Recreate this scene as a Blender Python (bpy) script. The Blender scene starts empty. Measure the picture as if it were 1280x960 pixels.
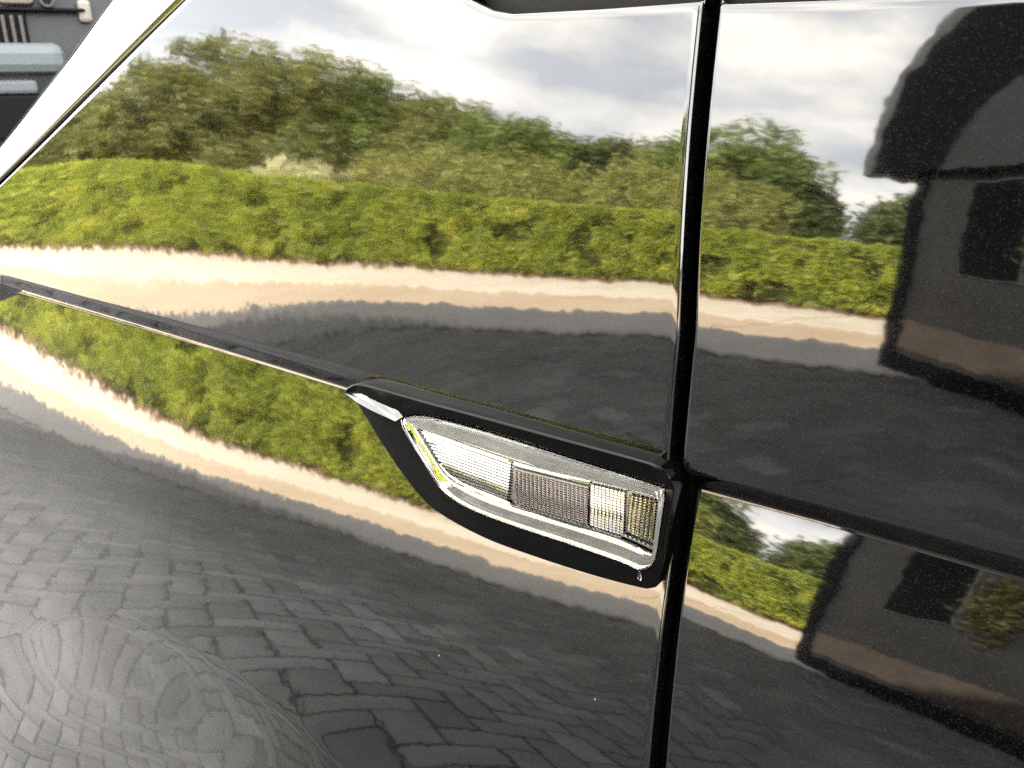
import bpy, bmesh, math, random
import numpy as np
from mathutils import Vector, noise

# ------------------------------------------------------------------ camera, sky, sun, exposure
scene = bpy.context.scene
COL = scene.collection
R = math.radians
cam_d = bpy.data.cameras.new('camera')
cam = bpy.data.objects.new('camera', cam_d); COL.objects.link(cam); scene.camera = cam
cam.location = (0.20905, -0.28773, 1.09663)
cam.rotation_euler = (R(90 - 20.7), 0, R(36))
cam_d.sensor_width = 36.0
cam_d.lens = 1100 / 1280 * 36
cam_d.clip_start = 0.01; cam_d.clip_end = 600
cam_d.dof.use_dof = True
cam_d.dof.focus_distance = 0.365
cam_d.dof.aperture_fstop = 30

SUN_EL, SUN_AZ = 30.0, -14.5          # degrees; azimuth from +Y towards +X
world = bpy.data.worlds.new('World'); scene.world = world; world.use_nodes = True
wn, wl = world.node_tree.nodes, world.node_tree.links
bg = wn['Background']; bg.inputs['Strength'].default_value = 0.055
sky = wn.new('ShaderNodeTexSky'); sky.sky_type = 'NISHITA'; sky.sun_disc = False
sky.sun_elevation = R(SUN_EL); sky.sun_rotation = R(SUN_AZ)
tc = wn.new('ShaderNodeTexCoord')
dv = wn.new('ShaderNodeVectorMath'); dv.operation = 'DIVIDE'
dv.operation = 'MULTIPLY'; wl.new(tc.outputs['Generated'], dv.inputs[0]); dv.inputs[1].default_value = (2.2, 2.2, 3.6)
n1 = wn.new('ShaderNodeTexNoise'); n1.inputs['Scale'].default_value = 1.5; n1.inputs['Detail'].default_value = 8
n1.inputs['Roughness'].default_value = 0.55; n1.inputs['Distortion'].default_value = 0.3
wl.new(dv.outputs[0], n1.inputs['Vector'])
cr = wn.new('ShaderNodeValToRGB')
cr.color_ramp.elements[0].position = 0.32; cr.color_ramp.elements[0].color = (0.74, 0.74, 0.74, 1)
cr.color_ramp.elements[1].position = 0.56; cr.color_ramp.elements[1].color = (1, 1, 1, 1)
wl.new(n1.outputs['Fac'], cr.inputs[0])
n2 = wn.new('ShaderNodeTexNoise'); n2.inputs['Scale'].default_value = 3.1; n2.inputs['Detail'].default_value = 6
wl.new(dv.outputs[0], n2.inputs['Vector'])
cr2 = wn.new('ShaderNodeValToRGB')
cr2.color_ramp.elements[0].position = 0.38; cr2.color_ramp.elements[0].color = (9.3, 9.5, 9.7, 1)
cr2.color_ramp.elements[1].position = 0.64; cr2.color_ramp.elements[1].color = (16.0, 15.1, 13.6, 1)
wl.new(n2.outputs['Fac'], cr2.inputs[0])
mx = wn.new('ShaderNodeMix'); mx.data_type = 'RGBA'
wl.new(cr.outputs[0], mx.inputs['Factor']); wl.new(sky.outputs[0], mx.inputs['A']); wl.new(cr2.outputs[0], mx.inputs['B'])
wl.new(mx.outputs['Result'], bg.inputs['Color'])

sun_d = bpy.data.lights.new('sun', 'SUN'); sun = bpy.data.objects.new('sun', sun_d); COL.objects.link(sun)
sun_d.energy = 5.0; sun_d.angle = R(0.5); sun_d.color = (1.0, 0.945, 0.86)
sv = Vector((math.sin(R(SUN_AZ)) * math.cos(R(SUN_EL)), math.cos(R(SUN_AZ)) * math.cos(R(SUN_EL)), math.sin(R(SUN_EL))))
sun.rotation_euler = (-sv).to_track_quat('-Z', 'Y').to_euler()

vs = scene.view_settings
vs.view_transform = 'Standard'; vs.look = 'None'; vs.gamma = 1; vs.use_curve_mapping = False
vs.exposure = 3.97
scene.cycles.max_bounces = 14; scene.cycles.transmission_bounces = 10; scene.cycles.glossy_bounces = 5
scene.cycles.sample_clamp_indirect = 6
scene.cycles.use_denoising = False

rnd = random.Random(7); rng = np.random.default_rng(7)

# ------------------------------------------------------------------ helpers
def tag(o, label=None, cat=None, group=None, kind=None):
    if label: o['label'] = label
    if cat: o['category'] = cat
    if group: o['group'] = group
    if kind: o['kind'] = kind
    return o
def empty(name, loc=(0, 0, 0), parent=None):
    o = bpy.data.objects.new(name, None); COL.objects.link(o); o.location = loc; o.parent = parent
    o.empty_display_size = 0.05
    return o
def link(name, me, mat, parent=None, smooth=False):
    if mat is not None: me.materials.append(mat)
    if smooth: me.shade_smooth()
    o = bpy.data.objects.new(name, me); COL.objects.link(o); o.parent = parent
    return o
def mesh_np(name, V, F):
    me = bpy.data.meshes.new(name)
    V = np.asarray(V, np.float32); F = np.asarray(F, np.int32)
    me.vertices.add(len(V)); me.vertices.foreach_set('co', V.ravel())
    k = F.shape[1]
    me.loops.add(F.size); me.loops.foreach_set('vertex_index', F.ravel())
    me.polygons.add(len(F)); me.polygons.foreach_set('loop_start', np.arange(0, F.size, k, dtype=np.int32))
    me.update(calc_edges=True); me.validate()
    return me
def grid_mesh(name, P):
    a, b = P.shape[:2]
    idx = np.arange(a * b).reshape(a, b)
    F = np.stack([idx[:-1, :-1], idx[1:, :-1], idx[1:, 1:], idx[:-1, 1:]], -1).reshape(-1, 4)
    return mesh_np(name, P.reshape(-1, 3), F)
def box(bm, c, s, M=None, bev=0.0):
    r = bmesh.ops.create_cube(bm, size=1)['verts']
    for v in r:
        v.co = Vector((v.co.x * s[0] + c[0], v.co.y * s[1] + c[1], v.co.z * s[2] + c[2]))
        if M is not None: v.co = M @ v.co
    if bev:
        es = list({e for v in r for e in v.link_edges})
        bmesh.ops.bevel(bm, geom=es, offset=bev, segments=2, affect='EDGES', profile=0.5)
def bm_obj(name, bm, mat, parent=None, smooth=False):
    bmesh.ops.recalc_face_normals(bm, faces=bm.faces)
    me = bpy.data.meshes.new(name); bm.to_mesh(me); bm.free()
    return link(name, me, mat, parent, smooth)
def box_obj(name, c, s, mat, parent=None, bev=0.0):
    bm = bmesh.new(); box(bm, c, s, None, bev); return bm_obj(name, bm, mat, parent)
def prism_obj(name, pts, y0, y1, mat, parent=None, bev=0.0):
    "outline in X,Z extruded along Y"
    bm = bmesh.new()
    a = [bm.verts.new((x, y0, z)) for x, z in pts]; b = [bm.verts.new((x, y1, z)) for x, z in pts]
    bm.faces.new(a); bm.faces.new(b[::-1])
    for i in range(len(a)):
        j = (i + 1) % len(a); bm.faces.new((a[i], b[i], b[j], a[j]))
    if bev: bmesh.ops.bevel(bm, geom=list(bm.edges), offset=bev, segments=3, affect='EDGES', profile=0.5)
    return bm_obj(name, bm, mat, parent)
def cyl(bm, p, q, r0, r1, n=12, caps=True):
    p, q = Vector(p), Vector(q); d = (q - p).normalized()
    u = d.orthogonal().normalized(); w = d.cross(u)
    A = [bm.verts.new(p + (u * math.cos(t) + w * math.sin(t)) * r0) for t in [2 * math.pi * k / n for k in range(n)]]
    B = [bm.verts.new(q + (u * math.cos(t) + w * math.sin(t)) * r1) for t in [2 * math.pi * k / n for k in range(n)]]
    for k in range(n): bm.faces.new((A[k], A[(k + 1) % n], B[(k + 1) % n], B[k]))
    if caps: bm.faces.new(A[::-1]); bm.faces.new(B)

def mat(name, col, rough=0.6, metal=0.0, ior=1.5, spec=0.5, noise_amt=0.0, noise_scale=5.0, trans=0.0, col2=None, contrast=(0.35, 0.65), bump=0.0, bump_scale=40.0, detail=6):
    m = bpy.data.materials.new(name); m.use_nodes = True
    nt = m.node_tree; b = nt.nodes['Principled BSDF']
    b.inputs['Base Color'].default_value = (*col, 1); b.inputs['Roughness'].default_value = rough
    b.inputs['Metallic'].default_value = metal; b.inputs['IOR'].default_value = ior
    b.inputs['Specular IOR Level'].default_value = spec; b.inputs['Transmission Weight'].default_value = trans
    t = nt.nodes.new('ShaderNodeTexCoord')
    if col2 is not None:
        n = nt.nodes.new('ShaderNodeTexNoise'); n.inputs['Scale'].default_value = noise_scale; n.inputs['Detail'].default_value = detail
        n.inputs['Roughness'].default_value = 0.65
        nt.links.new(t.outputs['Object'], n.inputs['Vector'])
        r = nt.nodes.new('ShaderNodeValToRGB')
        r.color_ramp.elements[0].position = contrast[0]; r.color_ramp.elements[0].color = (*col, 1)
        r.color_ramp.elements[1].position = contrast[1]; r.color_ramp.elements[1].color = (*col2, 1)
        nt.links.new(n.outputs['Fac'], r.inputs[0]); nt.links.new(r.outputs[0], b.inputs['Base Color'])
    if bump:
        n = nt.nodes.new('ShaderNodeTexNoise'); n.inputs['Scale'].default_value = bump_scale; n.inputs['Detail'].default_value = 5
        nt.links.new(t.outputs['Object'], n.inputs['Vector'])
        bp = nt.nodes.new('ShaderNodeBump'); bp.inputs['Strength'].default_value = 1; bp.inputs['Distance'].default_value = bump
        nt.links.new(n.outputs['Fac'], bp.inputs['Height']); nt.links.new(bp.outputs[0], b.inputs['Normal'])
    return m

def paint_mat(name, ripple=0.0078, ior=1.8):
    "black metallic paint under a hard clear gloss: orange peel, tiny flakes, a few dust specks"
    m = bpy.data.materials.new(name); m.use_nodes = True
    nt = m.node_tree; L = nt.links.new; b = nt.nodes['Principled BSDF']
    b.inputs['Roughness'].default_value = 0.035; b.inputs['IOR'].default_value = ior
    t = nt.nodes.new('ShaderNodeTexCoord'); g = nt.nodes.new('ShaderNodeNewGeometry')
    # orange peel: two octaves of gentle normal wander
    acc = g.outputs['Normal']
    for sc, amp in ((170.0, ripple), (60.0, ripple * 0.5)):
        n = nt.nodes.new('ShaderNodeTexNoise'); n.inputs['Scale'].default_value = sc; n.inputs['Detail'].default_value = 1.0
        L(t.outputs['Object'], n.inputs['Vector'])
        s = nt.nodes.new('ShaderNodeVectorMath'); s.operation = 'SUBTRACT'; s.inputs[1].default_value = (0.5, 0.5, 0.5)
        L(n.outputs['Color'], s.inputs[0])
        k = nt.nodes.new('ShaderNodeVectorMath'); k.operation = 'MULTIPLY_ADD'; k.inputs[1].default_value = (amp, amp, amp)
        L(s.outputs[0], k.inputs[0]); L(acc, k.inputs[2]); acc = k.outputs[0]
    nn = nt.nodes.new('ShaderNodeVectorMath'); nn.operation = 'NORMALIZE'; L(acc, nn.inputs[0]); L(nn.outputs[0], b.inputs['Normal'])
    # flakes
    v = nt.nodes.new('ShaderNodeTexVoronoi'); v.inputs['Scale'].default_value = 2000; L(t.outputs['Object'], v.inputs['Vector'])
    sx = nt.nodes.new('ShaderNodeSeparateColor'); L(v.outputs['Color'], sx.inputs[0])
    pw = nt.nodes.new('ShaderNodeMath'); pw.operation = 'POWER'; pw.inputs[1].default_value = 9; L(sx.outputs[0], pw.inputs[0])
    fl = nt.nodes.new('ShaderNodeMath'); fl.operation = 'MULTIPLY_ADD'; fl.inputs[1].default_value = 0.005; fl.inputs[2].default_value = 0.0006
    L(pw.outputs[0], fl.inputs[0])
    # dust: a sparse dot here and there
    d = nt.nodes.new('ShaderNodeTexVoronoi'); d.inputs['Scale'].default_value = 55; L(t.outputs['Object'], d.inputs['Vector'])
    ds = nt.nodes.new('ShaderNodeSeparateColor'); L(d.outputs['Color'], ds.inputs[0])
    lt = nt.nodes.new('ShaderNodeMath'); lt.operation = 'LESS_THAN'; lt.inputs[1].default_value = 0.02; L(d.outputs['Distance'], lt.inputs[0])
    gt = nt.nodes.new('ShaderNodeMath'); gt.operation = 'GREATER_THAN'; gt.inputs[1].default_value = 0.72; L(ds.outputs[1], gt.inputs[0])
    an = nt.nodes.new('ShaderNodeMath'); an.operation = 'MULTIPLY'; L(lt.outputs[0], an.inputs[0]); L(gt.outputs[0], an.inputs[1])
    mxx = nt.nodes.new('ShaderNodeMix'); mxx.data_type = 'RGBA'
    L(an.outputs[0], mxx.inputs['Factor']); L(fl.outputs[0], mxx.inputs['A']); mxx.inputs['B'].default_value = (0.2, 0.19, 0.18, 1)
    ds2 = nt.nodes.new('ShaderNodeVectorMath'); ds2.operation = 'DISTANCE'; ds2.inputs[1].default_value = (-0.50, -0.08, 0.52)  # road-dust film at the wheel arch, paled to add the lit ground's sheen
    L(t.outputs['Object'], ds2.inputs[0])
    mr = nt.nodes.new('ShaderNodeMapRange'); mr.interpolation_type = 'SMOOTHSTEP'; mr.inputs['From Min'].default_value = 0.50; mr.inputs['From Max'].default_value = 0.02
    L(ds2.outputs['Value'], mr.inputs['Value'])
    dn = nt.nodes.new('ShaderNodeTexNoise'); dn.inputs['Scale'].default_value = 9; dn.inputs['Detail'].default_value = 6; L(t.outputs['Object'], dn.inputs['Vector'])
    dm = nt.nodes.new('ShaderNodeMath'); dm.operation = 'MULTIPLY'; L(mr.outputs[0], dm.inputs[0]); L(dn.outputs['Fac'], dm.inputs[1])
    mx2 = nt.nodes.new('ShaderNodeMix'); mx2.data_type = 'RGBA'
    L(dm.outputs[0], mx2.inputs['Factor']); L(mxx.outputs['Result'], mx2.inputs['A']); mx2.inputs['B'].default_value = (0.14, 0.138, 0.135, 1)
    L(mx2.outputs['Result'], b.inputs['Base Color'])
    return m

def leaf_mat(name, c1, c2, c3=None, scale=1.2, trans=0.35):
    m = bpy.data.materials.new(name); m.use_nodes = True
    nt = m.node_tree; L = nt.links.new; b = nt.nodes['Principled BSDF']; out = nt.nodes['Material Output']
    t = nt.nodes.new('ShaderNodeTexCoord')
    n = nt.nodes.new('ShaderNodeTexNoise'); n.inputs['Scale'].default_value = scale; n.inputs['Detail'].default_value = 5; n.inputs['Roughness'].default_value = 0.7
    L(t.outputs['Object'], n.inputs['Vector'])
    r = nt.nodes.new('ShaderNodeValToRGB')
    e = r.color_ramp.elements
    e[0].position = 0.32; e[0].color = (*c1, 1); e[1].position = 0.55; e[1].color = (*c2, 1)
    if c3: k = e.new(0.72); k.color = (*c3, 1)
    L(n.outputs['Fac'], r.inputs[0])
    L(r.outputs[0], b.inputs['Base Color']); b.inputs['Roughness'].default_value = 0.55; b.inputs['Specular IOR Level'].default_value = 0.25
    tr = nt.nodes.new('ShaderNodeBsdfTranslucent'); L(r.outputs[0], tr.inputs['Color'])
    ms = nt.nodes.new('ShaderNodeMixShader'); ms.inputs[0].default_value = trans
    L(b.outputs[0], ms.inputs[1]); L(tr.outputs[0], ms.inputs[2]); L(ms.outputs[0], out.inputs['Surface'])
    return m

def leaf_mesh(name, P, size, aspect=0.6, up=None):
    "a four-cornered leaf blade at every point of P, folded at random"
    n = len(P)
    a = rng.normal(size=(n, 3)); a /= np.linalg.norm(a, axis=1, keepdims=True)
    if up is not None: a = a * (1 - up) + np.array([0, 0, 1.0]) * up; a /= np.linalg.norm(a, axis=1, keepdims=True)
    b = rng.normal(size=(n, 3)); b -= (a * b).sum(1)[:, None] * a; b /= np.linalg.norm(b, axis=1, keepdims=True)
    s = (np.asarray(size) * rng.uniform(0.6, 1.35, n))[:, None] / 2
    V = np.stack([P - a * s, P + b * s * aspect, P + a * s, P - b * s * aspect], 1).reshape(-1, 3)
    return mesh_np(name, V, np.arange(4 * n).reshape(n, 4))
# ------------------------------------------------------------------ materials
M = {}
M['paint'] = paint_mat('black_paint')
M['gloss_black'] = mat('gloss_black_plastic', (0.0008, 0.0008, 0.0008), 0.1, ior=1.25)
M['rubber'] = mat('black_rubber', (0.0015, 0.0015, 0.0015), 0.5, spec=0.15)
M['dark'] = mat('dark_cavity', (0.002, 0.002, 0.002), 0.9, spec=0.0)
M['asphalt'] = mat('asphalt', (0.016, 0.016, 0.018), 0.85, col2=(0.034, 0.034, 0.036), noise_scale=1.5, bump=0.004, bump_scale=120)
M['road'] = mat('grey_road', (0.065, 0.064, 0.063), 0.85, col2=(0.095, 0.092, 0.088), noise_scale=0.8, bump=0.003, bump_scale=90)
M['cream'] = mat('cream_gravel', (0.48, 0.405, 0.305), 0.9, col2=(0.60, 0.525, 0.42), noise_scale=1.2, bump=0.004, bump_scale=60)
M['tan'] = mat('tan_slab', (0.36, 0.265, 0.17), 0.9, col2=(0.46, 0.36, 0.25), noise_scale=0.7, bump=0.003, bump_scale=60)
M['soil'] = mat('brown_soil', (0.16, 0.075, 0.04), 0.95, col2=(0.28, 0.16, 0.10), noise_scale=6)
M['paver'] = mat('grey_paver', (0.026, 0.026, 0.0275), 0.8, col2=(0.050, 0.0495, 0.051), noise_scale=3.0, contrast=(0.3, 0.7), bump=0.0015, bump_scale=150)
def vary_blocks(m):
    _nt = m.node_tree; _b = _nt.nodes['Principled BSDF']; _src = _b.inputs['Base Color'].links[0].from_socket
    _oi = _nt.nodes.new('ShaderNodeObjectInfo'); _g = _nt.nodes.new('ShaderNodeNewGeometry'); _a = _nt.nodes.new('ShaderNodeMath'); _a.operation = 'ADD'
    _nt.links.new(_oi.outputs['Random'], _a.inputs[0]); _nt.links.new(_g.outputs['Random Per Island'], _a.inputs[1])
    _f = _nt.nodes.new('ShaderNodeMath'); _f.operation = 'FRACT'; _nt.links.new(_a.outputs[0], _f.inputs[0])
    _r = _nt.nodes.new('ShaderNodeMapRange'); _r.inputs['To Min'].default_value = 0.76; _r.inputs['To Max'].default_value = 1.28; _nt.links.new(_f.outputs[0], _r.inputs['Value'])
    _v = _nt.nodes.new('ShaderNodeVectorMath'); _v.operation = 'SCALE'; _nt.links.new(_src, _v.inputs[0]); _nt.links.new(_r.outputs[0], _v.inputs['Scale']); _nt.links.new(_v.outputs[0], _b.inputs['Base Color'])
vary_blocks(M['paver'])
LIT_TONES = [M['paver']]
for f_ in (1.5, 2.1, 2.8):  # paler copies: brighter open-sky light put into the block colour
    t_ = mat('grey_paver_lit', (0.026 * f_, 0.026 * f_, 0.0272 * f_), 0.8, col2=(0.050 * f_, 0.0495 * f_, 0.0505 * f_), noise_scale=3.0, contrast=(0.3, 0.7), bump=0.0015, bump_scale=150); vary_blocks(t_); LIT_TONES.append(t_)
M['sand'] = mat('joint_sand', (0.006, 0.0058, 0.0056), 0.95)
M['hedge'] = leaf_mat('hedge_leaf', (0.152, 0.200, 0.030), (0.344, 0.386, 0.055), (0.497, 0.469, 0.068), 2.2)
M['core'] = mat('hedge_twigs', (0.028, 0.030, 0.010), 0.95, spec=0.1)
M['bark'] = mat('bark', (0.06, 0.045, 0.032), 0.95, col2=(0.12, 0.10, 0.08), noise_scale=6)
M['tree_a'] = leaf_mat('olive_leaf', (0.114, 0.128, 0.041), (0.228, 0.234, 0.067), (0.336, 0.309, 0.108), 0.9)
M['tree_b'] = leaf_mat('green_leaf', (0.094, 0.128, 0.035), (0.188, 0.242, 0.056), (0.295, 0.322, 0.080), 0.9)
M['tree_c'] = leaf_mat('dark_leaf', (0.061, 0.078, 0.026), (0.114, 0.141, 0.045), (0.188, 0.201, 0.067), 0.9)
M['shrub'] = leaf_mat('pale_leaf', (0.220, 0.237, 0.061), (0.352, 0.352, 0.099), (0.473, 0.418, 0.165), 1.5)
M['straw'] = leaf_mat('pale_grass', (0.376, 0.362, 0.175), (0.563, 0.537, 0.295), None, 2.0)
M['wall_dark'] = mat('dark_cladding', (0.012, 0.0118, 0.011), 0.5, spec=0.15, col2=(0.019, 0.0185, 0.0175), noise_scale=2)
M['roof_dark'] = mat('black_roof', (0.0016, 0.0016, 0.0030), 0.7, spec=0.03)
M['trim_grey'] = mat('grey_trim', (0.20, 0.20, 0.195), 0.5, col2=(0.27, 0.27, 0.26), noise_scale=4)
M['roof_trim'] = mat('roof_edge_trim', (0.042, 0.042, 0.041), 0.6, spec=0.1, col2=(0.06, 0.06, 0.058), noise_scale=4)
M['gable'] = mat('gable_panel', (0.016, 0.016, 0.017), 0.6, spec=0.1, col2=(0.023, 0.023, 0.024), noise_scale=1.5)
M['brown_band'] = mat('brown_band', (0.036, 0.029, 0.023), 0.6, spec=0.1, col2=(0.052, 0.042, 0.034), noise_scale=3)
M['render_grey'] = mat('grey_render', (0.05, 0.05, 0.05), 0.9, spec=0.1, col2=(0.065, 0.065, 0.064), noise_scale=0.6)
M['glass_dark'] = mat('dark_glass', (0.0008, 0.0008, 0.0012), 0.1, spec=0.02)
M['van'] = mat('grey_van_paint', (0.019, 0.022, 0.025), 0.35, spec=0.2)
M['van_light'] = mat('pale_van_bumper', (0.085, 0.097, 0.106), 0.5, spec=0.2)
M['van_black'] = mat('black_van_plastic', (0.0025, 0.0025, 0.003), 0.6, spec=0.1)
M['van_chrome'] = mat('van_slat', (0.05, 0.047, 0.046), 0.5, spec=0.2)
M['van_lamp'] = mat('van_lamp_glass', (0.17, 0.16, 0.135), 0.4, spec=0.3)
M['chrome_dim'] = mat('silvered_plastic', (0.30, 0.30, 0.295), 0.1, metal=1.0)
M['chrome_lines'] = mat('silvered_prisms', (0.42, 0.42, 0.42), 0.09, metal=1.0)
M['grid_dark'] = mat('purple_grey_prisms', (0.16, 0.15, 0.16), 0.15, metal=1.0)
M['grid_side'] = mat('warm_grey_prisms', (0.48, 0.47, 0.40), 0.09, metal=1.0)
M['lens_wall'] = mat('lens_side_wall', (0.56, 0.555, 0.54), 0.06, metal=1.0, col2=(0.30, 0.29, 0.265), noise_scale=60, contrast=(0.45, 0.85))
lm = bpy.data.materials.new('clear_plastic'); lm.use_nodes = True; nt = lm.node_tree; nt.nodes.remove(nt.nodes['Principled BSDF'])
tb_ = nt.nodes.new('ShaderNodeBsdfTransparent'); gb_ = nt.nodes.new('ShaderNodeBsdfGlossy'); gb_.inputs['Roughness'].default_value = 0.03
fr_ = nt.nodes.new('ShaderNodeFresnel'); fr_.inputs['IOR'].default_value = 1.22; mb_ = nt.nodes.new('ShaderNodeMixShader')
tb_.inputs[0].default_value = (0.93, 0.93, 0.92, 1)
nt.links.new(fr_.outputs[0], mb_.inputs[0]); nt.links.new(tb_.outputs[0], mb_.inputs[1]); nt.links.new(gb_.outputs[0], mb_.inputs[2]); nt.links.new(mb_.outputs[0], nt.nodes['Material Output'].inputs['Surface'])
M['lens'] = lm
M['headlamp'] = mat('headlamp_lens', (0.7, 0.72, 0.74), 0.1)
M['tyre'] = mat('tyre', (0.012, 0.012, 0.012), 0.8)
M['rim'] = mat('alloy', (0.30, 0.30, 0.31), 0.35, metal=1.0)

# ------------------------------------------------------------------ ground
def sheet(name, x0, x1, y0, y1, z, m, parent=None):
    V = [(x0, y0, z), (x1, y0, z), (x1, y1, z), (x0, y1, z)]
    return link(name, mesh_np(name, V, [[0, 1, 2, 3]]), m, parent)
tag(sheet('ground', -300, 300, -300, 300, -0.06, M['asphalt']), 'dark ground sheet reaching to the horizon', kind='structure')
road = tag(sheet('road', -70, 30, -5.62, 20, -0.016, M['road']), kind='structure')
verge = tag(sheet('verge', -70, 30, -60, -8.62, -0.004, M['soil']), kind='structure')
# two bands of the light path, laid in long slabs
path = tag(empty('path'), 'pale cream and tan paved path along the foot of the hedge', kind='structure')
for m_, ya, yb, z in (('cream', -8.62, -6.76, 0.0), ('tan', -6.75, -5.62, -0.004)):
    base = None
    for k in range(19):
        x0 = -70 + k * 5.2
        o = box_obj('slab', (x0 + 2.59, (ya + yb) / 2, z - 0.04), (5.18, abs(yb - ya), 0.08), M[m_], path, 0.006)

# herringbone block paving
TH = math.atan2(-0.60, -0.80)
ux = np.array([math.cos(TH), math.sin(TH)]); uy = np.array([-ux[1], ux[0]])
paving = tag(empty('block_paving'), 'dark grey herringbone block paving beside the car', kind='structure')
sheet('joint_sand', -12, 3.4, -4.36, 3.4, -0.010, M['sand'], paving)
def paver_mesh(w, h, jt, bv_):
    bm = bmesh.new(); box(bm, (0, 0, -0.02), (w - jt, h - jt, 0.04), None, bv_)
    me = bpy.data.meshes.new('paver'); bmesh.ops.recalc_face_normals(bm, faces=bm.faces); bm.to_mesh(me); bm.free(); return me
pm = [paver_mesh(0.216, 0.108, 0.0085, 0.004), paver_mesh(0.216, 0.108, 0.0018, 0.0007)]
pieces = []
for t_ in LIT_TONES:
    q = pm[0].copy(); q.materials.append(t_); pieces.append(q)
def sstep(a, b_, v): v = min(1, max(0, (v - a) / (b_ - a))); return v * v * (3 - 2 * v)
def lit_tone(x, y): return int(min(3, max(0, round(3 * sstep(-0.3, -2.0, x) * sstep(-3.4, -1.7, y) + rnd.uniform(-0.55, 0.55)))))  # paler towards the car's front, painting in the open-sky light
U_ = 0.108
cells = []
for i in range(-160, 160):
    for j in range(-160, 160):
        k = (i - j) % 4
        if k == 0: c = ((i + 1.0) * U_, (j + 0.5) * U_); rot = TH
        elif k == 3: c = ((i + 0.5) * U_, (j + 1.0) * U_); rot = TH + math.pi / 2
        else: continue
        p = ux * c[0] + uy * c[1]
        if -11.5 < p[0] < 2.6 and -4.25 < p[1] < 0.35: cells.append((p[0], p[1], rot))
cells.sort(key=lambda c: math.hypot((c[0] + 1.45) * 0.75, (c[1] + 1.0) * 1.2) + (5 if c[0] > -0.35 else 0))
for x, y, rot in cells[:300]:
    o = bpy.data.objects.new('paver', pieces[lit_tone(x, y)]); COL.objects.link(o); o.parent = paving
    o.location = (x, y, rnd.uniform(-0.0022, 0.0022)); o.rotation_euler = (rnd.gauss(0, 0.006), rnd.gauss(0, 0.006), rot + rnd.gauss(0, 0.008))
near = [c for c in cells[300:] if c[0] < -0.4 and c[1] > -1.6 - 0.2 * max(0, min(4, -c[0] - 1))]; near_set = set(near)
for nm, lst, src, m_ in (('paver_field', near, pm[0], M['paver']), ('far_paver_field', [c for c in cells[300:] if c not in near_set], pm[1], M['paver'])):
    bv = np.array([v.co[:] for v in src.vertices]); bf = [list(p.vertices) for p in src.polygons]
    V, Fq = [], []
    for x, y, rot in lst:
        a = rot + rnd.gauss(0, 0.008); c_, s_ = math.cos(a), math.sin(a)
        n0 = len(V) * len(bv)
        V.append(np.stack([bv[:, 0] * c_ - bv[:, 1] * s_ + x, bv[:, 0] * s_ + bv[:, 1] * c_ + y, bv[:, 2] + rnd.uniform(-0.002, 0.002)], 1))
        Fq += [[n0 + q for q in f] for f in bf]
    me = bpy.data.meshes.new(nm); me.from_pydata(np.concatenate(V).tolist(), [], Fq); me.update()
    for t_ in LIT_TONES: me.materials.append(t_)
    tones = np.repeat(np.array([lit_tone(x, y) for x, y, r_ in lst], np.int32), len(bf)); me.polygons.foreach_set('material_index', tones)
    tag(link(nm, me, None, paving), kind='stuff')

# ------------------------------------------------------------------ hedge
hedge = tag(empty('hedge', (0, 0, 0)), 'long clipped yellow-green hedge reflected across the black paint', 'hedge')
HX0, HX1 = -60.0, 7.0
bm = bmesh.new(); box(bm, ((HX0 + HX1) / 2, -9.75, 0.73), (HX1 - HX0, 1.1, 1.4)); bm_obj('twigs', bm, M['core'], hedge)
def hedge_pts(n, x0, x1):
    x = rng.uniform(x0, x1, n); t = rng.uniform(0, 1, n)
    front = t < 0.66
    z = np.where(front, rng.uniform(0.03, 1.58, n), 1.58); y = np.where(front, -8.95, rng.uniform(-10.3, -8.95, n))
    out = np.empty((n, 3)); keep = np.ones(n, bool)
    for k in range(n):
        q = noise.noise(Vector((x[k] * 3.6, z[k] * 3.0, y[k] * 3.2))) + 0.6 * noise.noise(Vector((x[k] * 1.3 + 9, z[k] * 1.5, 3.0)))
        dpt = 0.11 * q + rng.normal(0, 0.03)
        if q < -0.30 and rng.random() < 0.82: keep[k] = False
        if z[k] < 0.12 and rng.random() < 0.6: keep[k] = False
        if front[k]: out[k] = (x[k], y[k] + dpt, z[k])
        else: out[k] = (x[k], y[k], z[k] + dpt * 0.4)
    return out[keep]
P = np.concatenate([hedge_pts(95000, -17, 4), hedge_pts(38000, HX0, -17)])
link('foliage', leaf_mesh('foliage', P, np.where(P[:, 0] < -17, 0.12, 0.066), 0.6, 0.35), M['hedge'], hedge)

# pale shrubs and tall grass standing just behind the hedge
def shrub(x, y, h, w, m_, label, name='shrub', cat='shrub', n=2600, size=0.11, up=None):
    root = tag(empty(name, (x, y, 0)), label, cat, 'plants behind the hedge')
    P = rng.normal(size=(n, 3)); P /= np.linalg.norm(P, axis=1, keepdims=True)
    P *= (rng.uniform(0.35, 1, n) ** 0.5)[:, None]
    lump = np.array([0.82 + 0.35 * noise.noise(Vector(p * 2.3) + Vector((x, y, 0))) for p in P])
    P = P * lump[:, None] * [w, w * 0.8, h * 0.5] + [0, 0, h * 0.52]
    link('foliage', leaf_mesh('foliage', P, size, 0.45, up), m_, root)
    bm = bmesh.new()
    for k in range(4): cyl(bm, (rnd.uniform(-.1, .1), rnd.uniform(-.1, .1), 0), (rnd.uniform(-w, w) * .4, rnd.uniform(-.3, .3), h * 0.7), 0.03, 0.012, 6)
    bm_obj('stem', bm, M['bark'], root)
def az_x(az, y): return 0.1 + math.tan(R(az)) * abs(y)
ords = ['first', 'second', 'third', 'fourth', 'fifth', 'sixth', 'seventh', 'eighth', 'ninth', 'tenth', 'eleventh', 'twelfth', 'thirteenth', 'fourteenth']
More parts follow.
